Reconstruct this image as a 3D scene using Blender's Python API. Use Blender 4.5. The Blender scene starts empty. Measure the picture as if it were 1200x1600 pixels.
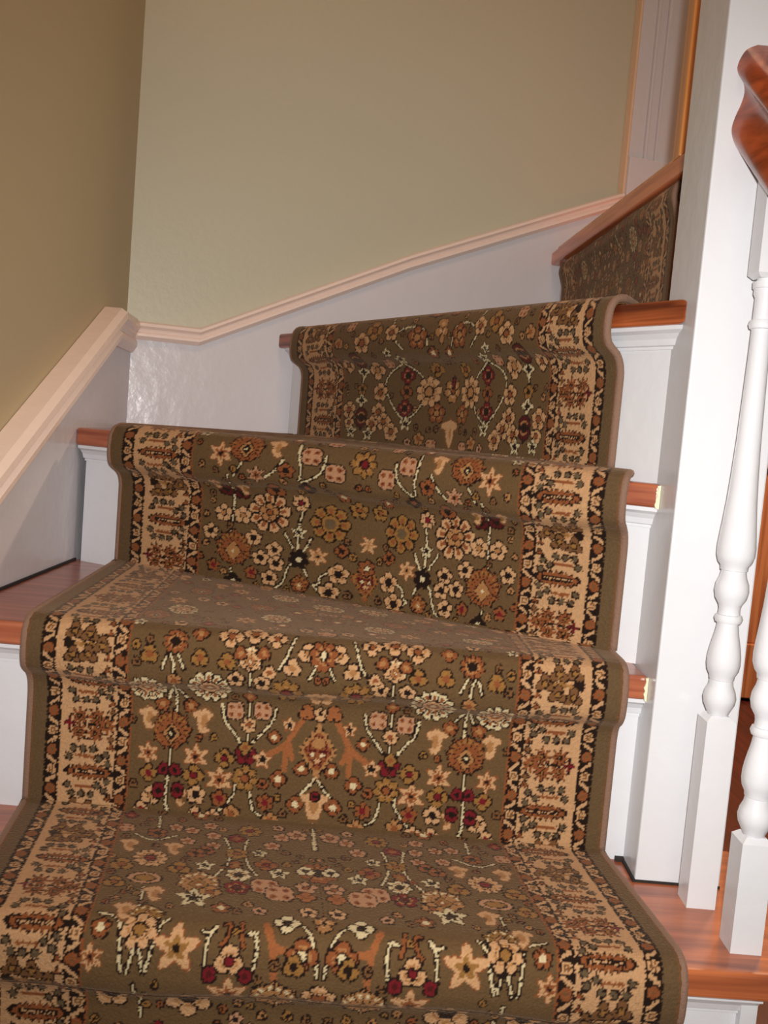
import bpy, bmesh, math, random
import numpy as np
from mathutils import Vector, Matrix

# ---------------------------------------------------------------- camera, light, exposure
C = bpy.context.scene.collection
scene = bpy.context.scene
EYE = Vector((0.0, 0.0, 0.4217))
PITCH, ROLL, FPX = 0.0842, 0.0831, 1497.3
cam_data = bpy.data.cameras.new('camera'); cam = bpy.data.objects.new('camera', cam_data); C.objects.link(cam)
cam_data.sensor_fit = 'HORIZONTAL'; cam_data.sensor_width = 36.0; cam_data.lens = FPX / 1200 * 36.0
cam_data.clip_start = 0.02
_F = Vector((0, math.cos(PITCH), -math.sin(PITCH))); _R = Vector((1, 0, 0)); _U = Vector((0, math.sin(PITCH), math.cos(PITCH)))
_r = math.cos(ROLL) * _R + math.sin(ROLL) * _U
_u = -math.sin(ROLL) * _R + math.cos(ROLL) * _U
cam.matrix_world = Matrix(((_r.x, _u.x, -_F.x, EYE.x), (_r.y, _u.y, -_F.y, EYE.y), (_r.z, _u.z, -_F.z, EYE.z), (0, 0, 0, 1)))
scene.camera = cam
scene.view_settings.view_transform = 'Standard'; scene.view_settings.look = 'None'
scene.view_settings.gamma = 1.0; scene.view_settings.use_curve_mapping = False
scene.view_settings.exposure = 0.0

world = bpy.data.worlds.new('world'); scene.world = world; world.use_nodes = True
world.node_tree.nodes['Background'].inputs[0].default_value = (1.0, 0.72, 0.48, 1)
world.node_tree.nodes['Background'].inputs[1].default_value = 0.22

def area(name, loc, target, size, power, color):
    l = bpy.data.lights.new(name, 'AREA'); l.shape = 'DISK'; l.size = size; l.energy = power; l.color = color
    o = bpy.data.objects.new(name, l); C.objects.link(o); o.location = loc
    o.rotation_euler = (Vector(target) - Vector(loc)).to_track_quat('-Z', 'Y').to_euler()
    return o
# the camera's own flash, just beside the lens, and the warm lamp of the upper hall
fl = bpy.data.lights.new('flash', 'SPOT'); fl.energy = 54.0; fl.color = (1.0, 0.985, 0.96); fl.shadow_soft_size = 0.012
fl.spot_size = math.radians(92); fl.spot_blend = 1.0
flash = bpy.data.objects.new('flash', fl); C.objects.link(flash); flash.location = (0.02, -0.01, 0.455)
flash.rotation_euler = (Vector((0.10, 1.2, 0.30)) - flash.location).to_track_quat('-Z', 'Y').to_euler()
area('hall_lamp', (0.15, 0.7, 1.85), (-0.1, 1.3, 0.4), 0.3, 3.6, (1.0, 0.62, 0.38))
area('door_fill_light', (1.3, 2.4, 1.8), (1.4, 3.2, 0.2), 0.3, 60.0, (1.0, 0.74, 0.5))  # unseen fill light added to brighten the far door

def s2l(c):
    return tuple((x / 255 / 12.92) if x / 255 <= 0.04045 else ((x / 255 + 0.055) / 1.055) ** 2.4 for x in c)

# ---------------------------------------------------------------- materials
def new_mat(name):
    m = bpy.data.materials.new(name); m.use_nodes = True
    nt = m.node_tree; b = nt.nodes['Principled BSDF']
    return m, nt, b
def paint(name, rgb, rough=0.5, bump=0.05, scale=60, var=0.04, coat=0.0):
    m, nt, b = new_mat(name); N, L = nt.nodes, nt.links
    tc = N.new('ShaderNodeTexCoord'); no = N.new('ShaderNodeTexNoise'); no.inputs['Scale'].default_value = 5; no.inputs['Detail'].default_value = 6
    L.new(tc.outputs['Object'], no.inputs['Vector'])
    mx = N.new('ShaderNodeMix'); mx.data_type = 'RGBA'
    c = s2l(rgb); mx.inputs[6].default_value = (*[x * (1 - var) for x in c], 1); mx.inputs[7].default_value = (*[min(1, x * (1 + var)) for x in c], 1)
    L.new(no.outputs['Fac'], mx.inputs[0]); L.new(mx.outputs[2], b.inputs['Base Color'])
    b.inputs['Roughness'].default_value = rough; b.inputs['Coat Weight'].default_value = coat
    n2 = N.new('ShaderNodeTexNoise'); n2.inputs['Scale'].default_value = scale; n2.inputs['Detail'].default_value = 4
    L.new(tc.outputs['Object'], n2.inputs['Vector'])
    bp = N.new('ShaderNodeBump'); bp.inputs['Strength'].default_value = bump; bp.inputs['Distance'].default_value = 0.01
    L.new(n2.outputs['Fac'], bp.inputs['Height']); L.new(bp.outputs['Normal'], b.inputs['Normal'])
    return m
def wood(name, dark, light, angle=0.0, axis='X', rough=0.3, scale=1.0, coat=0.3):
    m, nt, b = new_mat(name); N, L = nt.nodes, nt.links
    tc = N.new('ShaderNodeTexCoord')
    r = N.new('ShaderNodeMapping'); r.inputs['Rotation'].default_value = (0, 0, -angle)
    mp = N.new('ShaderNodeMapping')
    mp.inputs['Scale'].default_value = {'X': (5.0, 75, 90), 'Y': (60, 2.2, 60), 'Z': (60, 60, 2.2)}[axis]
    L.new(tc.outputs['Object'], r.inputs['Vector']); L.new(r.outputs['Vector'], mp.inputs['Vector'])
    no = N.new('ShaderNodeTexNoise'); no.inputs['Scale'].default_value = scale; no.inputs['Detail'].default_value = 7; no.inputs['Distortion'].default_value = 0.5
    L.new(mp.outputs['Vector'], no.inputs['Vector'])
    cr = N.new('ShaderNodeValToRGB'); cr.color_ramp.elements[0].position = 0.36; cr.color_ramp.elements[1].position = 0.66
    cr.color_ramp.elements[0].color = (*s2l(dark), 1); cr.color_ramp.elements[1].color = (*s2l(light), 1)
    L.new(no.outputs['Fac'], cr.inputs['Fac']); L.new(cr.outputs['Color'], b.inputs['Base Color'])
    b.inputs['Roughness'].default_value = rough; b.inputs['Coat Weight'].default_value = coat; b.inputs['Coat Roughness'].default_value = 0.15
    bp = N.new('ShaderNodeBump'); bp.inputs['Strength'].default_value = 0.06; bp.inputs['Distance'].default_value = 0.002
    L.new(no.outputs['Fac'], bp.inputs['Height']); L.new(bp.outputs['Normal'], b.inputs['Normal'])
    return m
def pile_material(name, attr=None, rgb=None):
    m, nt, b = new_mat(name); N, L = nt.nodes, nt.links
    tc = N.new('ShaderNodeTexCoord'); no = N.new('ShaderNodeTexNoise'); no.inputs['Scale'].default_value = 420; no.inputs['Detail'].default_value = 3
    L.new(tc.outputs['Object'], no.inputs['Vector'])
    if attr:
        at = N.new('ShaderNodeAttribute'); at.attribute_name = attr; L.new(at.outputs['Color'], b.inputs['Base Color'])
    else:
        b.inputs['Base Color'].default_value = (*s2l(rgb), 1)
    b.inputs['Roughness'].default_value = 0.95; b.inputs['Specular IOR Level'].default_value = 0.1
    b.inputs['Sheen Weight'].default_value = 0.25; b.inputs['Sheen Roughness'].default_value = 0.4
    b.inputs['Sheen Tint'].default_value = (*s2l((225, 190, 160)), 1)
    bp = N.new('ShaderNodeBump'); bp.inputs['Strength'].default_value = 0.5; bp.inputs['Distance'].default_value = 0.0025
    L.new(no.outputs['Fac'], bp.inputs['Height']); L.new(bp.outputs['Normal'], b.inputs['Normal'])
    return m
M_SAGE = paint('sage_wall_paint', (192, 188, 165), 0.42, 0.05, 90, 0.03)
M_SAGE_L = paint('sage_wall_paint_shaded', (180, 164, 130), 0.42, 0.05, 90, 0.03)  # same sage paint, darker and warmer: the wall's shade put into the colour
M_CEIL = paint('ceiling_paint', (215, 208, 190), 0.8)
M_TRIM = paint('grey_white_gloss_paint', (212, 208, 211), 0.22, 0.12, 35, 0.02)
M_RAILW = paint('cream_white_gloss_paint', (240, 218, 205), 0.2, 0.1, 40, 0.02)
M_EDGE_GLOW = paint('painted_peach_glow', (226, 190, 158), 0.3)
M_WHITE = paint('white_gloss_paint', (214, 214, 217), 0.25, 0.12, 30, 0.015)
M_CREAM = paint('old_cream_paint', (222, 214, 180), 0.6)
M_BIND = pile_material('serged_edge_yarn', rgb=(128, 100, 84))
M_PILE = pile_material('woven_pile', attr='pattern')
M_RAIL = wood('dark_varnished_rail', (112, 42, 18), (172, 78, 36), axis='Y', rough=0.25)
M_DOOR = wood('brown_door_wood', (150, 86, 54), (194, 126, 84), axis='Z', rough=0.35)
M_FLOOR = wood('dark_red_floor', (50, 14, 12), (80, 26, 20), axis='Y', rough=0.4)
M_JAMB = wood('golden_oak', (186, 108, 52), (222, 150, 84), axis='Z', rough=0.3)
M_GAP = paint('dark_gap', (38, 30, 26), 0.9)

# ---------------------------------------------------------------- helpers
def link(name, me, mat, parent=None, smooth=False):
    o = bpy.data.objects.new(name, me); C.objects.link(o)
    if mat: me.materials.append(mat)
    if smooth:
        me.polygons.foreach_set('use_smooth', [True] * len(me.polygons))
    if parent: o.parent = parent
    return o
def from_bm(name, bm, mat, parent=None, smooth=False):
    bmesh.ops.recalc_face_normals(bm, faces=bm.faces)
    me = bpy.data.meshes.new(name); bm.to_mesh(me); bm.free()
    return link(name, me, mat, parent, smooth)
def prism(bm, pts, z0, z1):
    lo = [bm.verts.new((p[0], p[1], z0)) for p in pts]; hi = [bm.verts.new((p[0], p[1], z1)) for p in pts]
    n = len(pts); bm.faces.new(hi); bm.faces.new(lo[::-1])
    for i in range(n): bm.faces.new((lo[i], lo[(i + 1) % n], hi[(i + 1) % n], hi[i]))
def slab(bm, poly, thick):
    """poly: list of 3-D points of one face; extruded by the vector thick"""
    a = [bm.verts.new(p) for p in poly]; t = Vector(thick); b = [bm.verts.new(Vector(p) + t) for p in poly]
    n = len(poly); bm.faces.new(a); bm.faces.new(b[::-1])
    for i in range(n): bm.faces.new((a[i], a[(i + 1) % n], b[(i + 1) % n], b[i]))
def box(bm, x0, x1, y0, y1, z0, z1): prism(bm, [(x0, y0), (x1, y0), (x1, y1), (x0, y1)], z0, z1)
def bevel(o, w, seg=2):
    m = o.modifiers.new('bevel', 'BEVEL'); m.width = w; m.segments = seg; m.limit_method = 'ANGLE'; m.angle_limit = math.radians(35)
    return o
def sweep(bm, path, normals, profile):
    """profile points (outward, up) carried along path with one outward vector per point"""
    rings = []
    for p, n in zip(path, normals):
        rings.append([bm.verts.new((p[0] + n[0] * a, p[1] + n[1] * a, p[2] + b)) for a, b in profile])
    m = len(profile)
    for r0, r1 in zip(rings, rings[1:]):
        for i in range(m): bm.faces.new((r0[i], r0[(i + 1) % m], r1[(i + 1) % m], r1[i]))
    bm.faces.new(rings[0]); bm.faces.new(rings[-1][::-1])
def empty(name, loc, label=None, cat=None, group=None):
    o = bpy.data.objects.new(name, None); C.objects.link(o); o.location = loc; o.empty_display_size = 0.05
    if label: o['label'] = label
    if cat: o['category'] = cat
    if group: o['group'] = group
    return o
def tag(o, label, cat): o['label'] = label; o['category'] = cat; return o
def struct(o, label=None):
    o['kind'] = 'structure'
    if label: o['label'] = label
    return o
def parent_keep(o, p):
    o.parent = p; o.matrix_parent_inverse = Matrix.Translation(p.location).inverted(); return o

# ---------------------------------------------------------------- key lines of the place (metres, z = 0 on the lowest visible tread)
Z = [-0.2, 0.0, 0.2, 0.391, 0.574, 0.785]
XL = -0.44                                    # face of the left skirting
def back_y(x): return 1.60 + (x - XL) * 0.361  # face of the skirting on the angled back wall
POST = (0.277, 0.361, 0.915, 1.014)
OH, TH = 0.022, 0.0245

# the walls
WT = 0.012
bn = Vector((0.361, -1, 0)).normalized()       # towards the room
bm = bmesh.new(); box(bm, XL - WT - 0.1, XL - WT, -1.2, 1.72, -0.4, 2.0)
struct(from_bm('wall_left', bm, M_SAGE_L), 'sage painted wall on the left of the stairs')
bm = bmesh.new()
a = Vector((XL - 0.10, back_y(XL - 0.10), 0)) - bn * WT; b = Vector((0.62, back_y(0.62), 0)) - bn * WT
prism(bm, [a, b, b - bn * 0.1, a - bn * 0.1], -0.4, 2.0)
struct(from_bm('wall_back', bm, M_SAGE), 'pale sage wall behind the turning stairs')
bm = bmesh.new(); box(bm, 0.60, 2.2, 3.3, 3.4, -0.4, 2.0)
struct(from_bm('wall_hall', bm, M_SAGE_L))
bm = bmesh.new(); box(bm, -0.6, 2.2, -1.2, 3.4, -0.5, -0.4); struct(from_bm('floor', bm, M_FLOOR))
bm = bmesh.new(); box(bm, -0.6, 2.2, -1.2, 3.4, 2.0, 2.05); struct(from_bm('ceiling', bm, M_CEIL))

# skirting boards that climb with the stairs
bm = bmesh.new()
slab(bm, [(XL, 0.1, -0.4), (XL, 1.60, -0.4), (XL, 1.60, 0.545), (XL, 1.483, 0.545), (XL, 0.1, 0.535 - 1.383 * 0.515)], (-WT, 0, 0))
struct(from_bm('baseboard_left', bm, M_TRIM), 'grey-white skirting board climbing along the left wall')
BR = [(-0.44, 0.556), (-0.336, 0.556), (0.008, 0.729), (0.368, 0.889), (0.405, 0.905)]     # moulding top line over x
bm = bmesh.new()
poly = [(XL, back_y(XL), -0.1)] + [(x, back_y(x), z - 0.012) for x, z in BR] + [(0.405, back_y(0.405), -0.1)]
slab(bm, poly, -bn * WT)
struct(from_bm('baseboard_back', bm, M_TRIM), 'grey-white skirting board climbing along the back wall')
PROF = [(-0.0115, 0), (0.010, 0), (0.016, -0.004), (0.017, -0.010), (0.011, -0.015), (0.008, -0.021), (0.0125, -0.025), (0.0125, -0.030), (0.004, -0.037), (-0.0115, -0.037)]
bm = bmesh.new()
mit = (Vector((1, 0, 0)) + bn); mit = mit / mit.dot(Vector((1, 0, 0)))
path = [(XL, 0.1, 0.575 - 1.383 * 0.515), (XL, 1.483, 0.575), (XL, 1.60, 0.571)]
sweep(bm, path, [(1.5, 0), (1.5, 0), (mit.x, mit.y)], [(a_ if a_ > 0 else a_ * 0.65, b_ * 1.5) for a_, b_ in PROF])
struct(from_bm('trim_1', bm, M_RAILW), 'creamy white cap moulding sloping up the left wall')
bm = bmesh.new()
path = [(x, back_y(x), z + 0.012) for x, z in BR]
sweep(bm, path, [(mit.x, mit.y)] + [(bn.x, bn.y)] * 4, [(a_, b_ * 0.8) for a_, b_ in PROF])
struct(from_bm('trim_2', bm, M_RAILW), 'creamy white cap moulding climbing the back wall')

# door casing at the head of the back wall: board with two flutes, bead for the edge glow and plinth block
def on_back(x, z, out=0.0):
    p = Vector((x, back_y(x), z)) - bn * WT + bn * out; return p
bm = bmesh.new()
def strip(x0, x1, z0, z1, o0, o1):
    q = [on_back(x0, z0, o0), on_back(x1, z0, o0), on_back(x1, z1, o0), on_back(x0, z1, o0)]
    slab(bm, q, bn * (o1 - o0))
for x0, x1, o1 in ((0.409, 0.441, 0.018), (0.441, 0.446, 0.024), (0.446, 0.464, 0.018), (0.464, 0.468, 0.023), (0.468, 0.53, 0.016)):
    strip(x0, x1, 0.985, 2.0, 0, o1)
strip(0.409, 0.53, 0.785, 0.985, 0, 0.028)
struct(bevel(from_bm('trim_3', bm, M_TRIM), 0.0015), 'fluted grey-white door casing beside the upper stairs')
bm = bmesh.new(); strip(0.4045, 0.4095, 0.90, 2.0, 0, 0.022)  # warm glow on the casing edge, put in as a peach-coloured strip
struct(bevel(from_bm('trim_4', bm, M_EDGE_GLOW), 0.003), 'bead coloured for the peach glow along the edge of the door casing')

# hall behind the balusters: panelled door
hd = empty('wooden_door', (1.45, 3.27, -0.4), 'reddish brown wooden door far behind the right-hand balusters', 'door')
def hall_part(name, boxes, mat):
    b_ = bmesh.new()
    for q in boxes: box(b_, *q)
    return parent_keep(bevel(from_bm(name, b_, mat), 0.004), hd)
hall_part('door_frame', [(0.86, 0.98, 3.22, 3.29, -0.40, 1.7), (1.92, 2.04, 3.22, 3.29, -0.40, 1.7), (0.86, 2.04, 3.22, 3.29, 1.7, 1.82)], M_DOOR)
hall_part('stiles_and_rails', [(0.985, 1.12, 3.24, 3.285, -0.39, 1.69), (1.78, 1.915, 3.24, 3.285, -0.39, 1.69), (1.12, 1.78, 3.24, 3.285, -0.39, -0.20), (1.12, 1.78, 3.24, 3.285, 0.40, 0.52), (1.12, 1.78, 3.24, 3.285, 1.55, 1.69)], M_DOOR)
hall_part('lower_panel', [(1.12, 1.78, 3.255, 3.28, -0.20, 0.40)], M_DOOR)
hall_part('upper_panel', [(1.12, 1.78, 3.255, 3.28, 0.52, 1.55)], M_DOOR)

# ---------------------------------------------------------------- staircase
stairs = empty('staircase', (0, 0.75, -0.4), 'white and orange-brown wooden winder staircase turning right past the post', 'staircase')
NOSE = {0: ((-0.44, 0.46), (0.40, 0.50)), 1: ((-0.44, 0.742), (0.405, 0.762)), 2: ((-0.44, 0.951), (0.277, 0.9405)), 3: ((-0.44, 1.347), (0.277, 0.969)), 4: ((-0.208, 1.684), (0.277, 0.945)), 5: ((0.277, 1.858), (0.336, 1.014))}
BACK = {0: [(0.40, 0.80), (-0.44, 0.76)], 1: [(0.405, 1.01), (-0.44, 1.01)], 2: [(0.277, 1.01), (-0.44, 1.385)], 3: [(0.277, 1.01), (-0.165, 1.699), (-0.44, 1.60)],
        4: [(0.277, 1.014), (0.365, 1.014), (0.31, 1.870)], 5: [(0.62, 1.014), (0.62, 1.982)]}
for k in range(6):
    (x0, y0), (x1, y1) = NOSE[k]; ang = math.atan2(y1 - y0, x1 - x0)
    pal = {1: ((132, 68, 44), (184, 104, 62)), 4: ((84, 34, 18), (180, 94, 50)), 5: ((186, 98, 60), (220, 130, 84))}.get(k, ((134, 68, 46), (178, 104, 72)))
    mt = wood('varnished_pine_%s' % 'abcdef'[k], *pal, angle=ang, axis='X', rough=0.28)
    if k == 0: pts = [(x0, y0), (x1, y1)] + BACK[k]
    else: pts = [(x0, y0), (x1, y1)] + BACK[k]
    b_ = bmesh.new(); prism(b_, pts, Z[k] - TH, Z[k])
    parent_keep(bevel(from_bm('tread', b_, mt), 0.004, 3), stairs)
    # riser
    d = Vector((x1 - x0, y1 - y0)); d.normalize(); n = Vector((d.y, -d.x))
    p0 = Vector((x0, y0)) - n * OH; p1 = Vector((x1, y1)) - n * OH
    if k == 1: p1 = Vector((0.35, p1.y))
    if k == 5: p0 = p0 + d * 0.004
    if k == 4: p0 = p0 + d * 0.02
    q0, q1 = p0 - n * 0.016, p1 - n * 0.016
    zb = Z[k - 1] if k else -0.4
    b_ = bmesh.new(); prism(b_, [p0, p1, q1, q0], zb, Z[k] - TH)
    parent_keep(from_bm('riser', b_, M_WHITE if k < 5 else M_TRIM), stairs)
    b_ = bmesh.new()
    if k == 5: continue
    pr = [(0, 0), (0.017, 0), (0.017, -0.004), (0.012, -0.007), (0.008, -0.012), (0.006, -0.018), (0.003, -0.019), (0.003, -0.022), (0, -0.022)]
    zt = Z[k] - TH
    sweep(b_, [(p0.x, p0.y, zt), (p1.x, p1.y, zt)], [(n.x, n.y)] * 2, pr)
    parent_keep(from_bm('cove_molding', b_, M_WHITE), stairs)
# chipped old paint on the cut ends of two treads
for (x, y), z in (((0.2755, 0.9405), 0.2), ((0.2755, 0.969), 0.391)):
    b_ = bmesh.new(); rng = random.Random(int(z * 1000))
    pts = [(x + 0.0012, z - 0.001), (x + 0.0012, z - TH - 0.001)]
    for i in range(8):
        pts.append((x - 0.0008 - 0.0022 * rng.random(), z - TH + i * (TH - 0.002) / 7))
    slab(b_, [(px_, y - 0.0015 + (0.277 - px_) * (0.53 if z > 0.3 else 0.01), pz) for px_, pz in pts], (0, 0.003, 0))
    o = parent_keep(from_bm('paint_chip', b_, M_CREAM), stairs); o['label'] = 'ragged cream paint on the tread end'
b_ = bmesh.new(); box(b_, 0.336, 0.35, 0.775, 1.02, -0.4, Z[1] - TH); box(b_, 0.336, 0.35, 1.02, 1.9, -0.4, 0.55)
parent_keep(from_bm('side_panel', b_, M_WHITE), stairs)
# dark strips where boards meet
for bx in ((XL, XL + 0.003, 0.955, 1.37, Z[2], Z[2] + 0.003), (0.2745, 0.277, 0.913, 0.9625, 0, 0.003), (0.277, 0.361, 0.9132, 0.915, 0, 0.0022), (0.268, 0.277, 0.957, 0.9625, 0, 0.004)):
    b_ = bmesh.new(); box(b_, *bx)
    o = parent_keep(from_bm('gap_line', b_, M_GAP), stairs); o['label'] = 'dark gap line at foot of boards'

# solid strip standing in for the blurred band over the top nosing, and jamb
th_ = empty('wooden_doorway_frame', (0.33, 1.2, Z[5]), 'golden strip for the blurred band over the topmost tread, with a wooden jamb behind the post', 'door frame')
b_ = bmesh.new()
prism(b_, [(0.287, 1.855), (0.338, 1.12), (0.352, 1.12), (0.302, 1.862)], Z[5], Z[5] + 0.011)
parent_keep(bevel(from_bm('nosing_blur_strip', b_, M_JAMB), 0.003), th_)
b_ = bmesh.new(); box(b_, 0.3225, 0.362, 1.205, 1.235, Z[5], 2.0)
parent_keep(bevel(from_bm('jamb', b_, M_JAMB), 0.003), th_)

# square white post at the turn
b_ = bmesh.new(); box(b_, POST[0], POST[1], POST[2], POST[3], 0.0, 2.0)
tag(bevel(from_bm('corner_post', b_, M_WHITE), 0.002), 'tall square white post from the lowest tread up past the frame, left of the balusters', 'post')

# ---------------------------------------------------------------- balustrade
bal = empty('balustrade', (0.33, 0.86, 0), 'white turned balusters under a red-brown handrail on the right', 'stair railing')
RADII = [(0.182, 0.0085), (0.188, 0.0110), (0.194, 0.0140), (0.200, 0.0150), (0.206, 0.0138), (0.212, 0.0112), (0.217, 0.0104), (0.2175, 0.0112), (0.221, 0.0116), (0.226, 0.0142), (0.232, 0.0152), (0.239, 0.0150), (0.246, 0.0140), (0.254, 0.0124),
         (0.262, 0.0106), (0.269, 0.0096), (0.271, 0.0096), (0.2715, 0.0116), (0.275, 0.0128), (0.2785, 0.0116), (0.279, 0.0098), (0.284, 0.0096), (0.288, 0.0104), (0.294, 0.0140), (0.301, 0.0154), (0.308, 0.0146), (0.314, 0.0122), (0.320, 0.0110), (0.3205, 0.0122), (0.3245, 0.0126),
         (0.328, 0.0152), (0.334, 0.0170), (0.342, 0.0172), (0.352, 0.0164), (0.366, 0.0150), (0.385, 0.0134), (0.41, 0.0120), (0.44, 0.0108), (0.473, 0.0100), (0.511, 0.0092), (0.538, 0.0088), (0.541, 0.0090), (0.5415, 0.0108), (0.545, 0.0120), (0.549, 0.0108), (0.5495, 0.0090), (0.569, 0.0088), (0.572, 0.0104), (0.577, 0.0106), (0.5775, 0.0118), (0.583, 0.0122), (0.5835, 0.009), (0.588, 0.0085)]
def baluster(x, y, dz, top, z0=0.0, ang=0.0):
    hw = 0.0135
    b_ = bmesh.new()
    def block(z0, z1, c0, c1):
        # square section with chamfered ends
        rings = []
        for z, w in ((z0, hw - (0.004 if c0 else 0)), (z0 + (0.004 if c0 else 0), hw), (z1 - (0.005 if c1 else 0), hw), (z1, hw - (0.005 if c1 else 0))):
            rings.append([b_.verts.new((sx * w, sy * w, z)) for sx, sy in ((-1, -1), (1, -1), (1, 1), (-1, 1))])
        for r0, r1 in zip(rings, rings[1:]):
            if abs(r0[0].co.z - r1[0].co.z) < 1e-6: continue
            for i in range(4): b_.faces.new((r0[i], r0[(i + 1) % 4], r1[(i + 1) % 4], r1[i]))
        b_.faces.new(rings[0][::-1]); b_.faces.new(rings[-1])
    block(z0, 0.184 + dz, False, True)
    block(0.586 + dz, top, True, False)
    nf = len(b_.faces)
    n_ = 32; rr = []
    for z, r in RADII: rr.append([b_.verts.new((r * math.cos(2 * math.pi * i / n_), r * math.sin(2 * math.pi * i / n_), z + dz)) for i in range(n_)])
    fs = []
    for r0, r1 in zip(rr, rr[1:]):
        for i in range(n_): fs.append(b_.faces.new((r0[i], r0[(i + 1) % n_], r1[(i + 1) % n_], r1[i])))
    b_.faces.new(rr[0][::-1]); b_.faces.new(rr[-1])
    for f in fs: f.smooth = True
    o = from_bm('baluster', b_, M_WHITE); o.location = (x, y, 0); o.rotation_euler.z = ang
    m = o.modifiers.new('edge', 'EDGE_SPLIT'); m.split_angle = math.radians(50)
    o.location = Vector((x, y, 0)) - bal.location; o.parent = bal
    return o
baluster(0.3275, 0.882, 0.0, 0.702)
baluster(0.3415, 0.805, -0.082, 0.636)
SL = 0.857
prof = [(-0.034, 0.790), (-0.0365, 0.781), (-0.0345, 0.774), (-0.030, 0.769), (-0.0275, 0.759), (-0.0295, 0.748), (-0.033, 0.738), (-0.0355, 0.727), (-0.034, 0.718), (-0.029, 0.709), (-0.021, 0.702)]
prof = [(-0.020, 0.802), (-0.029, 0.7975)] + prof
def smooth_line(P, n=4):
    Q = []
    for i in range(len(P) - 1):
        a_, b_, c_, d_ = P[max(i - 1, 0)], P[i], P[i + 1], P[min(i + 2, len(P) - 1)]
        for j in range(n):
            f = j / n; Q.append(tuple(0.5 * ((2 * b_[m]) + (c_[m] - a_[m]) * f + (2 * a_[m] - 5 * b_[m] + 4 * c_[m] - d_[m]) * f * f + (3 * b_[m] - a_[m] - 3 * c_[m] + d_[m]) * f ** 3) for m in (0, 1)))
    return Q + [P[-1]]
prof = smooth_line(prof)
prof = prof + [(-a_, b_) for a_, b_ in prof[::-1]]
b_ = bmesh.new()
rings = []
for y in (0.915, 0.80, 0.70, 0.60, 0.50):
    xc = 0.3265 + (0.915 - y) * 0.13
    rings.append([b_.verts.new((xc + a_, y, c_ - (0.915 - y) * SL)) for a_, c_ in prof])
for r0, r1 in zip(rings, rings[1:]):
    for i in range(len(prof)): f = b_.faces.new((r0[i], r0[(i + 1) % len(prof)], r1[(i + 1) % len(prof)], r1[i])); f.smooth = True
b_.faces.new(rings[0]); b_.faces.new(rings[-1][::-1])
o = parent_keep(from_bm('handrail', b_, M_RAIL), bal); o['label'] = 'red-brown varnished handrail'
m = o.modifiers.new('edge', 'EDGE_SPLIT'); m.split_angle = math.radians(50)

b_ = bmesh.new(); bmesh.ops.create_uvsphere(b_, u_segments=12, v_segments=8, radius=0.0032)
o = from_bm('nail_head', b_, M_GAP); p_ = on_back(-0.067, 0.681, WT + 0.006); o.location = p_; o.scale = (1, 0.6, 0.8)
tag(o, 'tiny dark nail head in the white moulding of the back wall', 'nail')

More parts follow.
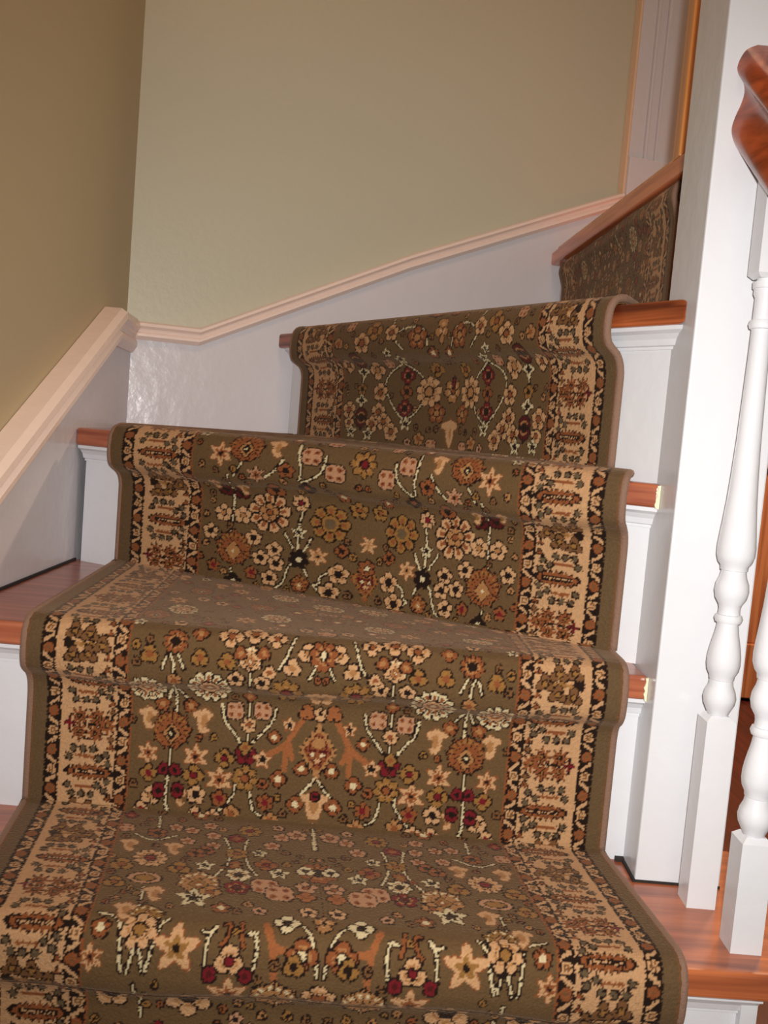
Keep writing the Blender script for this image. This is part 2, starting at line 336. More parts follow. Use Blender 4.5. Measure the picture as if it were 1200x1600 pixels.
# pattern rows of the runner: kind, (distance from the centre line, distance along the runner) in mm, size, colours, petals
MOTIFS = {
 'S1': '''
stem 161,185 159,155
ros 160,147 9 rust dark 6
stem 181,141 163,128 140,144
ros 161,94 15 beige red 12
disc 162,56 14 tan must 1
ros 142,163 7 pink rust 5
ros 125,159 7 pink rust 5
ros 107,173 7 pink rust 5
ros 103,151 7 pink rust 5
ros 128,135 7 pink rust 5
ros 102,130 7 pink rust 5
horn 183,117 11 beige tan 1
horn 139,117 11 beige tan 1
ros 186,78 10 must rust 3
ros 132,79 10 must rust 3
ros 188,45 9 must rust 3
ros 118,111 8 rust dark 3
ros 109,118 8 rust dark 3
star 108,88 9 cream dark 5
palm 112,53 19 tan rust 7
ros 101,40 9 tan rust 4
ros 79,149 8 red rust 6
stem 91,149 85,127 85,96 98,69
stem 68,148 71,129 69,99 59,76
ros 78,117 10 must rust 6
ros 79,93 7 rust must 2
ros 76,75 11 cream dark 7
ros 77,51 11 red dred 5
stem 161,39 160,10
palm 153,22 14 must rust 5
ros 155,10 14 beige must 7
stem 156,-1 162,-26
stem 154,-1 149,-25
horn 171,26 11 beige tan 2
horn 149,30 11 beige tan 2
stem 132,20 138,16 143,-7 147,-25
stem 192,22 171,19 169,-9 167,-25
star 115,28 15 cream dark 5
star 122,-4 19 beige must 5
stem 102,12 93,10 90,19 97,6 98,-21
stem 56,13 65,11 59,15 54,3 57,-20
rstem 84,19 78,21 80,7 85,1
rstem 69,21 70,22 68,6 66,1
ros 77,-12 11 beige red 3
ros 93,-24 6 red dred 2
ros 63,-24 6 red dred 2
branch 49,21 41,2 39,-27
branch 41,2 29,-1
dots 51,57 13 pink rust 5
dots 38,46 13 pink rust 5
ros -1,90 18 rust dark 9
ros 12,92 8 cream dark 3
stem 0,186 1,138
stem -2,66 -2,22
ros -3,26 11 tan rust 5
stem 25,25 14,20 5,0 3,-21
ros 32,24 10 cream dark 4
ros 17,-4 12 rust cream 4
ros 23,-13 8 must dark 3
ros 33,160 8 pink rust 5
ros 43,139 8 pink rust 5
ros 17,168 10 pink rust 5
star 56,121 8 cream dark 5
star 38,83 10 cream dark 5
ros 50,98 10 rust red 4
ros 13,60 9 pink rust 5
ros 14,43 8 coral rust 4
palm 38,-43 21 tan must 8
star 77,-41 17 tan rust 6
ros 112,-45 19 beige dark 6
ros 178,-45 15 beige dark 5
stem 156,-35 153,-65
ros 2,-39 11 beige rust 5
''',
 'S2': '''
ros 152,-2 11 rust dark 10
stem 156,-15 152,-26 154,-39 152,-63 152,-76
stem 160,-17 164,-29
stem 148,-16 142,-29
ros 152,-41 7 tan rust 6
ros 167,-68 7 rust tan 5
ros 137,-68 7 rust tan 5
stem 150,-50 142,-60
stem 156,-50 161,-62
ros 126,-17 8 must rust 3
ros 98,-19 8 must rust 3
ros 178,-17 8 must rust 3
fan 116,-47 21 cream rust 13
fan 182,-49 19 cream rust 13
stem 104,-64 101,-81 92,-89 83,-102
palm 156,-97 19 rust dark 9
stem 156,-108 156,-130 158,-153 158,-176 154,-185 158,-201
star 180,-121 11 tan rust 6
star 129,-121 13 tan rust 6
star 102,-143 14 tan rust 6
horn 180,-84 11 beige tan 1
horn 122,-83 12 beige tan 1
ros 178,-142 8 must red 4
ros 130,-141 10 must red 4
ros 162,-137 6 red dark 3
ros 150,-137 6 red dark 3
ros 98,-120 9 must red 4
ros 76,-114 10 red dred 5
ros 77,-107 6 must rust 4
stem 73,-25 75,-53 75,-75 75,-103
ros 75,-53 6 rust tan 4
dots 90,-69 9 tan rust 4
dots 61,-67 9 tan rust 4
ros 75,-83 7 beige rust 8
stem 47,-63 49,-76 60,-90 70,-101
palm 74,-15 12 beige rust 6
ros 85,-9 6 rust tan 3
ros 61,-7 6 rust tan 3
ros 88,-36 8 beige dark 5
ros 61,-37 8 beige dark 5
ros 36,-45 16 must red 9
ros 31,-19 8 beige tan 3
ros 54,-26 6 beige rust 3
ros 16,-3 9 beige tan 3
ros -2,-4 15 rust cream 9
stem 30,12 38,-11 45,-22
stem 5,-12 13,-29
horn 5,-48 11 beige tan 2
branch 14,-66 29,-90 34,-101 52,-112
branch 34,-101 34,-126
branch 32,-99 27,-114
ros 14,-64 8 coral coral 3
star 32,-79 7 beige dark 5
star 58,-118 9 beige dark 5
ros 47,-93 6 rust cream 4
med 1,-104 22 tan rust 1
ros -2,-65 8 beige dark 5
stem -1,-130 4,-138 16,-152
ros 75,-139 12 must rust 7
ros 56,-144 5 rust dark 3
ros 40,-137 8 rust cream 4
ros 20,-162 8 rust cream 4
ros 16,-124 7 rust cream 3
ros 101,-163 8 rust red 5
ros 52,-163 8 rust red 6
ros 126,-161 9 beige dark 5
ros 107,-182 7 beige rust 5
ros 46,-182 8 tan rust 5
stem 85,-147 85,-158 102,-177
stem 70,-149 66,-172 56,-177
ros 174,-166 9 beige tan 3
horn 142,-165 9 beige tan 1
ros 166,-160 7 red dark 2
ros 146,-158 7 red dark 2
horn 0,-162 14 beige tan 3
ros 1,-152 4 red dark 2
stem 2,-172 0,-185
ros 184,-183 8 beige red 3
ros 126,-182 7 beige red 3
ros 128,8 7 rust tan 4
ros 96,8 11 beige rust 4
ros 72,12 11 beige rust 4
ros 49,9 9 beige rust 4
''',
 'S3': '''
dots 31,-25 11 tan rust 4
dots 58,-7 11 tan rust 4
stem 42,-6 44,-22 52,-33 68,-42
stem 73,6 72,-8 68,-26 71,-40
horn 97,-1 11 beige tan 1
palm 134,-4 19 rust dark 9
star 164,-14 14 tan rust 6
stem 138,-24 149,-40
stem 90,-15 99,-31 112,-41
ros 86,-29 9 rust dark 5
star 121,-37 11 pink rust 6
stem 156,-39 159,-59 158,-77 161,-119
ros 148,-62 8 dred dark 3
ros 167,-59 8 dred dark 3
horn 143,-56 8 beige must 1
horn 176,-52 8 beige must 1
fan 115,-83 23 beige rust 9
ros 115,-83 10 tan rust 5
ros 147,-91 10 beige tan 5
ros 171,-91 10 beige tan 5
palm 156,-137 21 rust tan 10
stem 158,-162 152,-180
ros 154,-178 9 dark cream 4
ros 132,-118 9 beige dark 5
ros 106,-129 9 beige dark 5
ros 122,-142 9 beige dark 5
ros 103,-146 9 beige dark 5
ros 110,-166 9 beige dark 5
ros 132,-163 7 rust red 5
ros 186,-117 9 beige dark 5
ros 180,-161 7 rust red 5
fan 44,-87 20 must dark 8
ros 78,-67 9 beige red 7
stem 75,-73 80,-95 79,-111 79,-124
star 79,-103 8 cream dark 5
stem 64,-108 70,-122 77,-131
stem 95,-106 85,-123
ros 77,-136 10 dark cream 7
stem 85,-143 90,-150 93,-169 103,-188
stem 72,-144 66,-155
star 55,-129 11 beige tan 6
ros 31,-147 11 beige dark 5
ros 40,-171 11 beige dark 5
stem 41,-146 53,-154 50,-164 62,-164 42,-188
palm 74,-168 10 rust tan 5
ros 13,-66 9 must rust 5
ros 106,-54 10 rust dark 3
ros 65,-49 8 dark rust 4
med 1,-148 19 rust cream 1
ros 0,-134 9 rust cream 6
star -2,-106 12 beige tan 8
ros -1,-10 15 must red 8
ros 29,-118 7 rust dark 4
''',
 'S4': '''
ros 39,-94 19 beige tan 9
ros -2,-92 15 tan rust 7
ros -4,-81 8 red dark 2
ros 76,-72 11 red dark 4
ros 78,-118 11 red dark 4
ros 77,-95 9 rust dark 4
stem 80,-55 112,-69 118,-89 100,-117 75,-139
stem 80,-55 51,-72 45,-90 51,-118 75,-135
star 79,-51 9 cream dark 5
star 75,-140 10 cream dark 5
stem 159,-47 161,-76 161,-92 159,-115 159,-152
star 159,-66 11 cream dark 4
star 161,-109 11 cream dark 4
ros 159,-50 13 dred dark 2
ros 159,-135 13 dred dark 2
ros 131,-63 13 beige tan 4
ros 187,-57 10 beige rust 4
ros 126,-125 12 beige rust 5
ros 115,-139 12 beige rust 5
ros 137,-144 11 beige rust 5
ros 100,-153 12 beige rust 5
ros 183,-144 9 beige rust 5
ros 185,-124 12 beige rust 5
horn -4,-149 18 beige tan 3
ros 24,-123 12 rust tan 5
stem -5,-50 -3,-72
stem -5,-113 -2,-134
ros 26,-63 10 must rust 4
ros 125,-96 12 beige rust 5
star 144,-159 10 cream dark 5
star 178,-157 10 cream dark 5
ros 161,-92 8 must dark 5
ros 85,-14 11 beige rust 5
stem 23,-33 26,-12 56,-6 80,-17
ros 40,-23 14 rust tan 5
ros -7,-14 17 tan rust 7
ros 117,-9 13 must rust 4
stem 87,6 81,-24 65,-38
ros 140,-26 14 beige rust 5
''',
}

# ---------------------------------------------------------------- stair runner: pattern woven on a knot grid
COL = {k: np.array(s2l(v)) for k, v in dict(
    olive=(90, 68, 43), olived=(90, 70, 47), dark=(30, 19, 14), beige=(174, 133, 94), cream=(186, 168, 130), tan=(146, 102, 62), rust=(120, 68, 38),
    red=(98, 24, 28), dred=(70, 20, 20), must=(128, 90, 46), coral=(134, 80, 46), pink=(158, 116, 86), ground=(172, 132, 94), brown=(104, 70, 42), grey=(86, 70, 50)).items()}
KNOT = 1.5
HW = 306.0
class Canvas:
    def __init__(self, s, v, seed):
        self.s, self.v = np.meshgrid(s, v); rg = np.random.RandomState(seed)
        self.sj = self.s + rg.uniform(-0.75, 0.75, self.s.shape); self.vj = self.v + rg.uniform(-0.75, 0.75, self.v.shape)
        self.a = np.abs(self.sj)
        self.img = np.zeros(self.s.shape + (3,)); self.img[:] = COL['olive']
        self.v0, self.dv = v[0], v; self.rg = rg
    def win(self, x, y, r):
        rows = np.where((self.dv > y - r) & (self.dv < y + r))[0]
        if len(rows) == 0: return None
        sl = slice(rows[0], rows[-1] + 1)
        return sl, self.a[sl] - x, self.vj[sl] - y
    def put(self, sl, mask, c, field=True):
        if field: mask = mask & (self.a[sl] < 202)
        self.img[sl][mask] = COL[c]
def motif(cv, kind, x, y, r, c1, c2, n):
    w = cv.win(x, y, r * 1.7 + 4)
    if w is None: return
    sl, dx, dy = w
    R = np.hypot(dx, dy); th = np.arctan2(dx, dy)
    ol = 1.7
    if kind == 'ros':
        ph = np.abs(np.cos(n * th / 2)); rim = r * (0.66 + 0.34 * ph ** 0.7)
        cv.put(sl, R < rim + ol, 'dark'); cv.put(sl, R < rim, c1)
        if r > 7:
            cv.put(sl, (R < rim) & (ph < 0.22) & (R > r * 0.42), 'dark')
        cv.put(sl, R < r * 0.42, 'dark' if r > 9 else c2); cv.put(sl, R < r * 0.30, c2)
        if r > 12: cv.put(sl, (R > r * 0.48) & (R < r * 0.62) & (ph > 0.5), 'tan' if c1 != 'tan' else 'beige')
    elif kind == 'star':
        m = np.abs(((th * n / (2 * math.pi)) % 1) - 0.5) * 2; rim = r * (0.42 + 0.58 * m ** 1.2)
        cv.put(sl, R < rim + 1.4, 'rust' if c1 in ('tan', 'beige') else 'dark'); cv.put(sl, R < rim, 'beige' if c1 == 'tan' else c1)
        cv.put(sl, R < rim * 0.55, c2); cv.put(sl, R < r * 0.16, 'dark')
    elif kind == 'dots':
        t = np.abs(((th * 4 / (2 * math.pi)) % 1) - 0.5); rim = r * (0.82 + 0.18 * np.abs(np.sin(2 * th)))
        cv.put(sl, R < rim + 1.5, 'dark'); cv.put(sl, R < rim, 'pink')
        for sx in (-1, 1):
            for sy in (-1, 1): cv.put(sl, np.hypot(dx - sx * r * 0.42, dy - sy * r * 0.42) < r * 0.24, 'rust'); cv.put(sl, np.hypot(dx - sx * r * 0.42, dy - sy * r * 0.42) < r * 0.10, 'dred')
    elif kind == 'disc':
        R2 = np.hypot(dx, dy * 1.6); cv.put(sl, R2 < r + ol, 'dark'); cv.put(sl, R2 < r, 'pink'); cv.put(sl, R2 < r * 0.7, 'dark'); cv.put(sl, R2 < r * 0.58, c2)
    elif kind == 'fan':
        ph = np.abs(np.cos(n * th / 2)); rim = r * (0.84 + 0.16 * ph)
        cv.put(sl, R < rim + ol, 'dark'); cv.put(sl, (R < rim) & (ph > 0.35), c1); cv.put(sl, (R < rim * 0.82) & (ph > 0.80), c2 if c2 != 'dark' else 'rust')
        cv.put(sl, R < r * 0.52, 'dark'); cv.put(sl, R < r * 0.46, 'beige' if c2 != 'dark' else 'must'); cv.put(sl, R < r * 0.30, 'rust' if c2 != 'dark' else 'olived'); cv.put(sl, R < r * 0.14, 'cream' if c2 != 'dark' else 'grey')
    elif kind == 'palm':
        k = 0.86 + 0.14 * np.abs(np.cos(n * th / 2)) ; rim = r * k * (1.0 + 0.12 * np.cos(th))
        jag = 0.5 + 0.5 * np.cos(n * 2 * th); rim = rim * (0.88 + 0.12 * jag)
        cv.put(sl, R < rim + ol, 'dark'); cv.put(sl, R < rim, c1)
        ph = np.abs(np.sin(n * th)); cv.put(sl, (R < rim) & (R > r * 0.5) & (ph < 0.25), 'dark')
        cv.put(sl, (R < rim * 0.93) & (R > r * 0.72) & (ph > 0.75), 'must' if c1 == 'rust' else 'cream')
        D = np.abs(dx) * 1.25 + np.abs(dy + r * 0.08)
        cv.put(sl, D < r * 0.62, 'dark'); cv.put(sl, D < r * 0.54, 'tan' if c1 != 'tan' else 'must'); cv.put(sl, D < r * 0.34, c2); cv.put(sl, D < r * 0.13, 'cream')
    elif kind == 'med':
        D = np.abs(dx) / (r * 0.68) + np.abs(dy) / r + 0.04 * np.cos(dy * 0.9)
        cv.put(sl, D < 1.16, 'dark'); cv.put(sl, D < 1.04, c1 if c1 != 'rust' else 'must')
        cv.put(sl, (D < 0.88), 'rust'); lat = (np.floor((dx + dy) / 5) + np.floor((dx - dy) / 5)) % 2
        cv.put(sl, (D < 0.84) & (lat < 1), 'dred'); cv.put(sl, np.hypot(dx, dy - r * 0.35) < r * 0.24, 'tan'); cv.put(sl, (np.abs(np.abs(dx) - r * 0.16) + np.abs(dy + r * 0.15)) < r * 0.12, 'cream')
        cv.put(sl, (np.abs(dx) + np.abs(dy + r * 0.42)) < r * 0.11, 'beige')
        cv.put(sl, (D > 1.04) & (D < 1.24) & (np.cos(th * 18) > 0.1), c1)
    elif kind == 'horn':
        e1 = (dx / (r * 0.55)) ** 2 + ((dy) / r) ** 2; bite = np.hypot(dx + r * 0.55, dy + r * 0.25) < r * 0.42
        e2 = ((dx - r * 0.15) / (r * 0.8)) ** 2 + ((dy - r * 0.5) / (r * 0.34)) ** 2
        m = ((e1 < 1) & ~bite) | (e2 < 1)
        mo = (((e1 < 1.45) & ~(np.hypot(dx + r * 0.55, dy + r * 0.25) < r * 0.28)) | (e2 < 1.5))
        cv.put(sl, mo, 'brown'); cv.put(sl, m, c1); cv.put(sl, (e1 < 0.3) & ~bite, c2)
def seg_dist(px, py, x0, y0, x1, y1):
    dx, dy = x1 - x0, y1 - y0; t = np.clip(((px - x0) * dx + (py - y0) * dy) / (dx * dx + dy * dy + 1e-9), 0, 1)
    return np.hypot(px - x0 - t * dx, py - y0 - t * dy)
def stem(cv, pts, kind='stem'):
    # smooth the polyline
    P = [np.array(p, float) for p in pts]
    for _ in range(2):
        if len(P) > 2:
            Q = [P[0]]
            for a_, b_ in zip(P, P[1:]): Q += [a_ * 0.75 + b_ * 0.25, a_ * 0.25 + b_ * 0.75]
            P = Q + [P[-1]]
    lo = min(p[1] for p in P) - 6; hi = max(p[1] for p in P) + 6
    rows = np.where((cv.dv > lo) & (cv.dv < hi))[0]
    if len(rows) == 0: return
    sl = slice(rows[0], rows[-1] + 1); D = None
    for a_, b_ in zip(P, P[1:]):
        d = seg_dist(cv.a[sl], cv.vj[sl], a_[0], a_[1], b_[0], b_[1]); D = d if D is None else np.minimum(D, d)
    if kind == 'branch': cv.put(sl, D < 3.0, 'coral')
    elif kind == 'rstem': cv.put(sl, D < 2.6, 'dark'); cv.put(sl, D < 1.3, 'rust')
    else:
        dv_ = D + 0.0; cv.put(sl, dv_ < 2.4, 'dark'); cv.put(sl, D < 0.95, 'cream')
def fill_random(cv, v0, v1, seed, occupied):
    """repeat-like field for the stretches between the laid-out rows"""
    rg = random.Random(seed)
    kinds = [('ros', 9, 'tan', 'rust', 5), ('ros', 8, 'beige', 'dark', 5), ('star', 12, 'tan', 'rust', 6), ('palm', 16, 'rust', 'dark', 8), ('fan', 17, 'cream', 'rust', 11), ('ros', 12, 'must', 'red', 8),
             ('horn', 11, 'beige', 'tan', 1), ('ros', 7, 'red', 'rust', 4), ('dots', 9, 'tan', 'rust', 4), ('ros', 8, 'rust', 'cream', 5), ('star', 8, 'cream', 'dark', 5), ('ros', 6, 'pink', 'dark', 5)]
    placed = list(occupied)
    for x in (60, 150):
        y = v0; pts = []
        while y < v1 + 20: pts.append((x + rg.uniform(-16, 16), y)); y += 26
        if not occupied: stem(cv, pts)
    for _ in range(900 if not occupied else 250):
        k = rg.choice(kinds); x = rg.uniform(0, 196); y = rg.uniform(v0, v1); r = k[1]
        if x < r and x > 2.5: continue
        if all(math.hypot(x - a_, y - b_) > (r + c_) * 1.06 + 1.0 for a_, b_, c_ in placed):
            motif(cv, k[0], x, y, r, k[2], k[3], k[4]); placed.append((x, y, r))
    for _ in range(420):       # small leaves in the gaps
        x = rg.uniform(0, 198); y = rg.uniform(v0, v1); r = rg.uniform(3.0, 4.5)
        if all(math.hypot(x - a_, y - b_) > (r + c_) * 1.0 + 1.5 for a_, b_, c_ in placed):
            motif(cv, 'ros', x, y, r, rg.choice(['rust', 'must', 'brown', 'brown', 'tan']), 'dark', 2 + rg.randrange(2)); placed.append((x, y, r + 2))
def border(cv, shift):
    e = HW - cv.a; v = cv.vj + shift; sl = slice(0, cv.img.shape[0])
    E0, E1, E2, E3 = 17, 31, 92, 105
    cv.img[e < E0] = COL['olived']
    for g0, g1 in ((E0, E1), (E2, E3)):
        m = (e >= g0) & (e < g1); cv.img[m] = COL['dark']
        c = (g0 + g1) / 2; x = e - c; q = (v % 30) - 15; flip = np.where(v % 60 > 30, 1, -1)
        GP = 41.0; w = v + (0 if g0 == E0 else 6); p = w % GP; pr_ = np.minimum(p, GP - p); ph = np.abs(p - GP / 2)
        RR = np.hypot(x, ph); cv.img[m & (RR < 5.4)] = COL['rust']; cv.img[m & (RR < 2.0)] = COL['brown']
        RR = np.maximum(np.hypot(x, pr_), np.maximum(np.abs(x), pr_) * 1.15); cv.img[m & (RR < 5.2)] = COL['beige']; cv.img[m & (RR < 3.4)] = COL['brown']; cv.img[m & (RR < 1.5)] = COL['beige']
        for off, sg in ((10.2, 0.7), (30.8, -0.7)):
            dd = np.abs((p - off) + sg * x); cv.img[m & (dd < 2.1) & (np.abs(x) < 5.2)] = COL['ground']
        cv.img[(np.abs(e - g0) < 0.8) | (np.abs(e - g1) < 0.8)] = COL['dark']
    cv.img[(e > E3) & (e < E3 + 2)] = COL['rust']
    m = (e >= E1 + 0.8) & (e < E2 - 0.8); cv.img[m] = COL['ground']
    x = (e - E1) / (E2 - E1)            # 0 at the outer side
    X = x * 53.0; KX = 61 / 53.0; P = 200.0
    def put(mask, c): cv.img[mask & m] = COL[c]
    def blob(px, py, r, c='grey', jag=0.18, n=9):
        dy = (v - py + P / 2) % P - P / 2; dx = (X - px) * KX; R = np.hypot(dx, dy); rim = 1.28 * r * (1 + jag * np.cos(n * np.arctan2(dx, dy)))
        put(R < rim, 'dark'); put(R < rim - 1.5, c)
    def comb(py):
        dy = (v - py + P / 2) % P - P / 2; dx = X - 29
        D = (dx / 22.0) ** 2 + (dy / (7.2 + 1.6 * np.cos(X * 1.25))) ** 2
        put(D < 1.15, 'dark'); put(D < 0.80, 'rust'); put((np.abs(dy) < 2.6) & (np.abs(dx) < 15), 'dark'); put((np.abs(dy) < 1.2) & (np.abs(dx) < 14) & (np.cos(X * 2.6) > -0.2), 'ground')
    def bar(x0, x1, py, w, c, slope=0.0):
        dy = (v - py + P / 2) % P - P / 2; put((X > x0) & (X < x1) & (np.abs(dy - slope * (X - x0)) < w), c)
    for base in (0, 100):
        comb(base)
        bar(16, 34, base + 16, 1.6, 'rust'); bar(16, 34, base - 16, 1.6, 'rust')
        for sg in (1, -1):
            for px, py in ((10, 15), (37, 14), (44, 19), (14, 24), (23, 24), (32, 24), (46, 9)):
                blob(px, base + sg * py, 3.5, 'grey')
            blob(48, base + sg * 27, 3.0, 'rust', 0.3, 3)
    # star group
    bar(12, 40, 50, 1.0, 'dark')
    for px, py in ((18, 42), (33, 41), (18, 58), (34, 58), (44, 50)): blob(px, py, 6.4, 'rust', 0.34, 8); blob(px, py, 2.2, 'must', 0, 1)
    blob(9, 50, 3.8, 'red', 0.5, 4); blob(48, 36, 3.4, 'brown', 0.3, 4); blob(48, 64, 3.4, 'brown', 0.3, 4)
    # little tree lying on its side
    bar(9, 38, 150, 1.8, 'must'); bar(18, 30, 149, 0.9, 'tan', 0.6); bar(18, 30, 151, 0.9, 'tan', -0.6)
    blob(12, 150, 4.5, 'dark', 0.1, 5)
    for px, py in ((16, 138), (30, 140), (16, 162), (30, 160), (42, 150)): blob(px, py, 7.0, 'brown', 0.26, 3); blob(px, py, 3.2, 'must', 0, 1)
    blob(48, 138, 2.8, 'rust', 0.4, 3); blob(48, 162, 2.8, 'rust', 0.4, 3)
    cv.img[(e < 2.5)] = COL['brown']

def weave(s, v, key, seed, shift, remap):
    cv = Canvas(s, v, seed); occ = []
    if key in MOTIFS:
        lines = [l.split() for l in MOTIFS[key].strip().splitlines()]
        for w in lines:
            if 'stem' in w[0] or w[0] == 'branch': stem(cv, [(float(q.split(',')[0]), remap(float(q.split(',')[1]))) for q in w[1:]], w[0])
        for w in lines:
            if 'stem' in w[0] or w[0] == 'branch':
                for q in w[1:]: x, y = map(float, q.split(',')); occ.append((x, remap(y), 3.0))
                continue
            x, y = map(float, w[1].split(',')); y = remap(y); r = float(w[2]) * 1.1; motif(cv, w[0], x, y, r, w[3], w[4], int(w[5])); occ.append((x, y, r))
    fill_random(cv, v.min(), v.max(), seed, occ)
    border(cv, shift)
    rg = np.random.RandomState(seed + 7)
    cv.img *= (1 + rg.uniform(-0.10, 0.10, cv.img.shape[:2]))[..., None]
    return cv.img

runner = empty('stair_runner', (0, 0.8, 0), 'olive and beige floral patterned stair runner with black-edged borders laid up the stairs', 'carpet')
# riser-face end points of the runner on every step (left, right)
FACE_RAW = {0: ((-0.318, 0.489), (0.290, 0.516)), 1: ((-0.325, 0.767), (0.281, 0.781)), 2: ((-0.354, 0.972), (0.258, 0.963)), 3: ((-0.369, 1.3345), (0.262, 1.0015)),
        4: ((-0.154, 1.655), (0.2486, 1.033)), 5: ((0.3030, 1.808), (0.3385, 1.205))}
FACE = {}
for k_, (a_, b_) in FACE_RAW.items():          # the bound edge stands a little outside these
    a_, b_ = Vector(a_), Vector(b_); d_ = (b_ - a_).normalized(); FACE[k_] = (tuple(a_ + d_ * 0.010), tuple(b_ - d_ * 0.008))
MAPS = {3: [0, .205, .57, .843, 1], 4: [0, .2, .6, .855, 1]}
def section(k):
    L0, R0 = (Vector((*p, 0)) for p in FACE[k]); d = (R0 - L0).normalized(); n = Vector((d.y, -d.x, 0))
    zk, zp = Z[k], (Z[k - 1] if k else -0.4)
    H = zk - zp
    # (outward, z, tread fraction)
    if k == 5: prof = [(0.010, zp + 0.012), (0.010, zk - 0.075), (0.013, zk - 0.062), (0.018, zk - 0.048), (0.016, zk - 0.036), (0.012, zk - 0.028), (0.006, zk - TH - 0.001)]
    else: prof = [(0.010, zp + 0.011), (0.010, zk - 0.072), (0.012, zk - 0.062), (0.017, zk - 0.054), (0.026, zk - 0.049), (0.033, zk - 0.043), (0.036, zk - 0.032), (0.0365, zk - 0.018), (0.0345, zk - 0.004), (0.029, zk + 0.006), (0.020, zk + 0.0105), (0.008, zk + 0.0115)]
    # resample with even arc length
    P = np.array(prof); seg = np.hypot(*(np.diff(P, axis=0).T)); acc = np.r_[0, np.cumsum(seg)]
    res = KNOT / 1000 if k else 0.004
    t = np.arange(0, acc[-1], res)
    # smooth the corners a little
    o_ = np.interp(t, acc, P[:, 0]); z_ = np.interp(t, acc, P[:, 1])
    ker = np.ones(5) / 5; pad = lambda q: np.convolve(np.r_[[q[0]] * 2, q, [q[-1]] * 2], ker, 'valid')
    o_, z_ = pad(o_), pad(z_)
    arc = np.r_[0, np.cumsum(np.hypot(np.diff(o_), np.diff(z_)))]; vv = (arc - arc[-1]) * 1000
    slope = {1: 0.56, 2: 0.23, 3: 0.02}.get(k, 0.0)            # drawn rows follow the roll of the nosing
    vroll = vv.copy(); zeff = np.maximum.accumulate((z_ - zk + slope * (o_.max() - o_)) * 1000)
    remap = lambda q: q if q > zeff[-1] else float(np.interp(q, zeff, vroll))
    s = np.arange(-HW, HW + 0.1, KNOT if k else 4.0)
    if k in MAPS: u = np.interp(s, [-306, -199, 0, 199, 306], MAPS[k])
    else: u = (s + HW) / (2 * HW)
    A = np.array(L0)[None, :2] + np.outer(u, np.array(R0 - L0)[:2])
    nn = np.array(n)[:2]
    rows = [np.column_stack([A + nn * a_, np.full(len(u), b_)]) for a_, b_ in zip(o_, z_)]
    wob = np.random.RandomState(k).uniform(0, 6.28, 4)
    for i, r in enumerate(rows):        # slight waviness of hand-fitted carpet
        amp = 0.0016 * (np.sin(u * 9 + wob[0]) + np.sin(u * 21 + wob[1] + i * 0.01)) * math.exp(-((z_[i] - (zk - 0.045)) / 0.02) ** 2)
        r[:, 2] += amp
    v_end = vv[-1]; vt = []
    if k < 5:
        L1, R1 = (Vector((*p, 0)) for p in FACE[k + 1]); d1 = (R1 - L1).normalized(); n1 = Vector((d1.y, -d1.x, 0))
        B = np.array(L1)[None, :2] + np.outer(u, np.array(R1 - L1)[:2]) + np.array(n1)[:2] * 0.011
        a0 = rows[-1][:, :2].copy()
        mid = len(u) // 2; length = np.linalg.norm(B[mid] - a0[mid]); lres = res if k < 3 else 0.005
        nt = max(2, int(length / lres))
        for i in range(1, nt + 1):
            f = i / nt; q = a0 * (1 - f) + B * f
            rows.append(np.column_stack([q, np.full(len(u), zk + 0.0115 + 0.002 * math.exp(-(1 - f) * length / 0.004))])); vt.append(v_end + f * length * 1000 + 1)
    vv = np.r_[vv, vt] if len(vt) else vv
    V = np.array(rows)            # (nr, nc, 3)
    nr, nc = V.shape[:2]
    img = weave(s, vv, 'S%d' % k, 100 + k, {1: 20, 2: 190, 3: 50, 4: 180, 5: 20, 0: 0}[k], remap)
    # side skirts: the edge folds down to the stair
    def tang(V): 
        g = np.gradient(V, axis=0); g /= np.linalg.norm(g, axis=1)[:, None] + 1e-9; return g
    TL = tang(V[:, 0]); TR = tang(V[:, -1]); across = np.array(d)
    NL = np.cross(across, TL); NR = np.cross(across, TR)       # outward from the stair surface
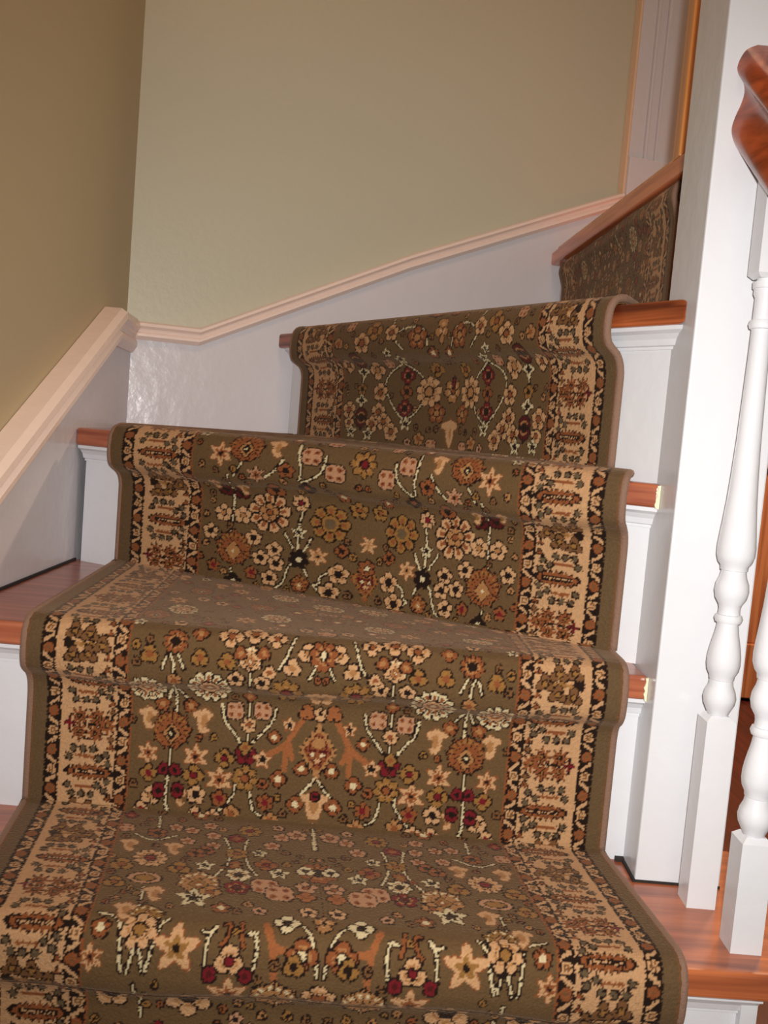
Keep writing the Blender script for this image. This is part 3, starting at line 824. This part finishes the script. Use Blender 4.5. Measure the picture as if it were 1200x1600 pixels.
    V = np.concatenate([(V[:, 0] - NL * 0.009)[:, None], V, (V[:, -1] - NR * 0.009)[:, None]], axis=1)
    img = np.concatenate([img[:, :1], img, img[:, -1:]], axis=1); nc += 2
    me = bpy.data.meshes.new('carpet_section')
    me.vertices.add(nr * nc); me.vertices.foreach_set('co', V.reshape(-1).astype(np.float32))
    idx = np.arange(nr * nc).reshape(nr, nc)
    q = np.stack([idx[:-1, :-1], idx[:-1, 1:], idx[1:, 1:], idx[1:, :-1]], axis=-1).reshape(-1, 4)
    me.loops.add(q.size); me.loops.foreach_set('vertex_index', q.reshape(-1).astype(np.int32))
    me.polygons.add(len(q)); me.polygons.foreach_set('loop_start', np.arange(0, q.size, 4, dtype=np.int32))
    me.update(calc_edges=True)
    me.polygons.foreach_set('use_smooth', np.ones(len(q), dtype=bool))
    at = me.color_attributes.new('pattern', 'FLOAT_COLOR', 'POINT')
    rgba = np.ones((nr * nc, 4), np.float32); rgba[:, :3] = np.clip(img.reshape(-1, 3), 0, 1); at.data.foreach_set('color', rgba.reshape(-1))
    me.update()
    o = link('carpet_section', me, M_PILE); parent_keep(o, runner)
    # serged edges
    for side, Nn in ((1, NL), (-2, NR)):
        pts = V[::4, side]; N4 = Nn[::4]; sgn = -1 if side == 1 else 1
        b_ = bmesh.new(); rings = []; r = 0.0042
        for p, nv in zip(pts, N4):
            c = p - nv * 0.003 + across * sgn * 0.002
            rings.append([b_.verts.new(tuple(c + across * r * math.cos(a_) + nv * r * math.sin(a_))) for a_ in np.linspace(0, 2 * math.pi, 8, endpoint=False)])
        for r0, r1 in zip(rings, rings[1:]):
            for i in range(8): f = b_.faces.new((r0[i], r0[(i + 1) % 8], r1[(i + 1) % 8], r1[i])); f.smooth = True
        b_.faces.new(rings[0]); b_.faces.new(rings[-1][::-1])
        e = from_bm('edge_binding', b_, M_BIND); e.parent = o; e.matrix_parent_inverse = Matrix.Translation(-runner.location) if False else o.matrix_parent_inverse.copy().inverted() @ o.matrix_parent_inverse
    return o
for k in range(0, 6): section(k)
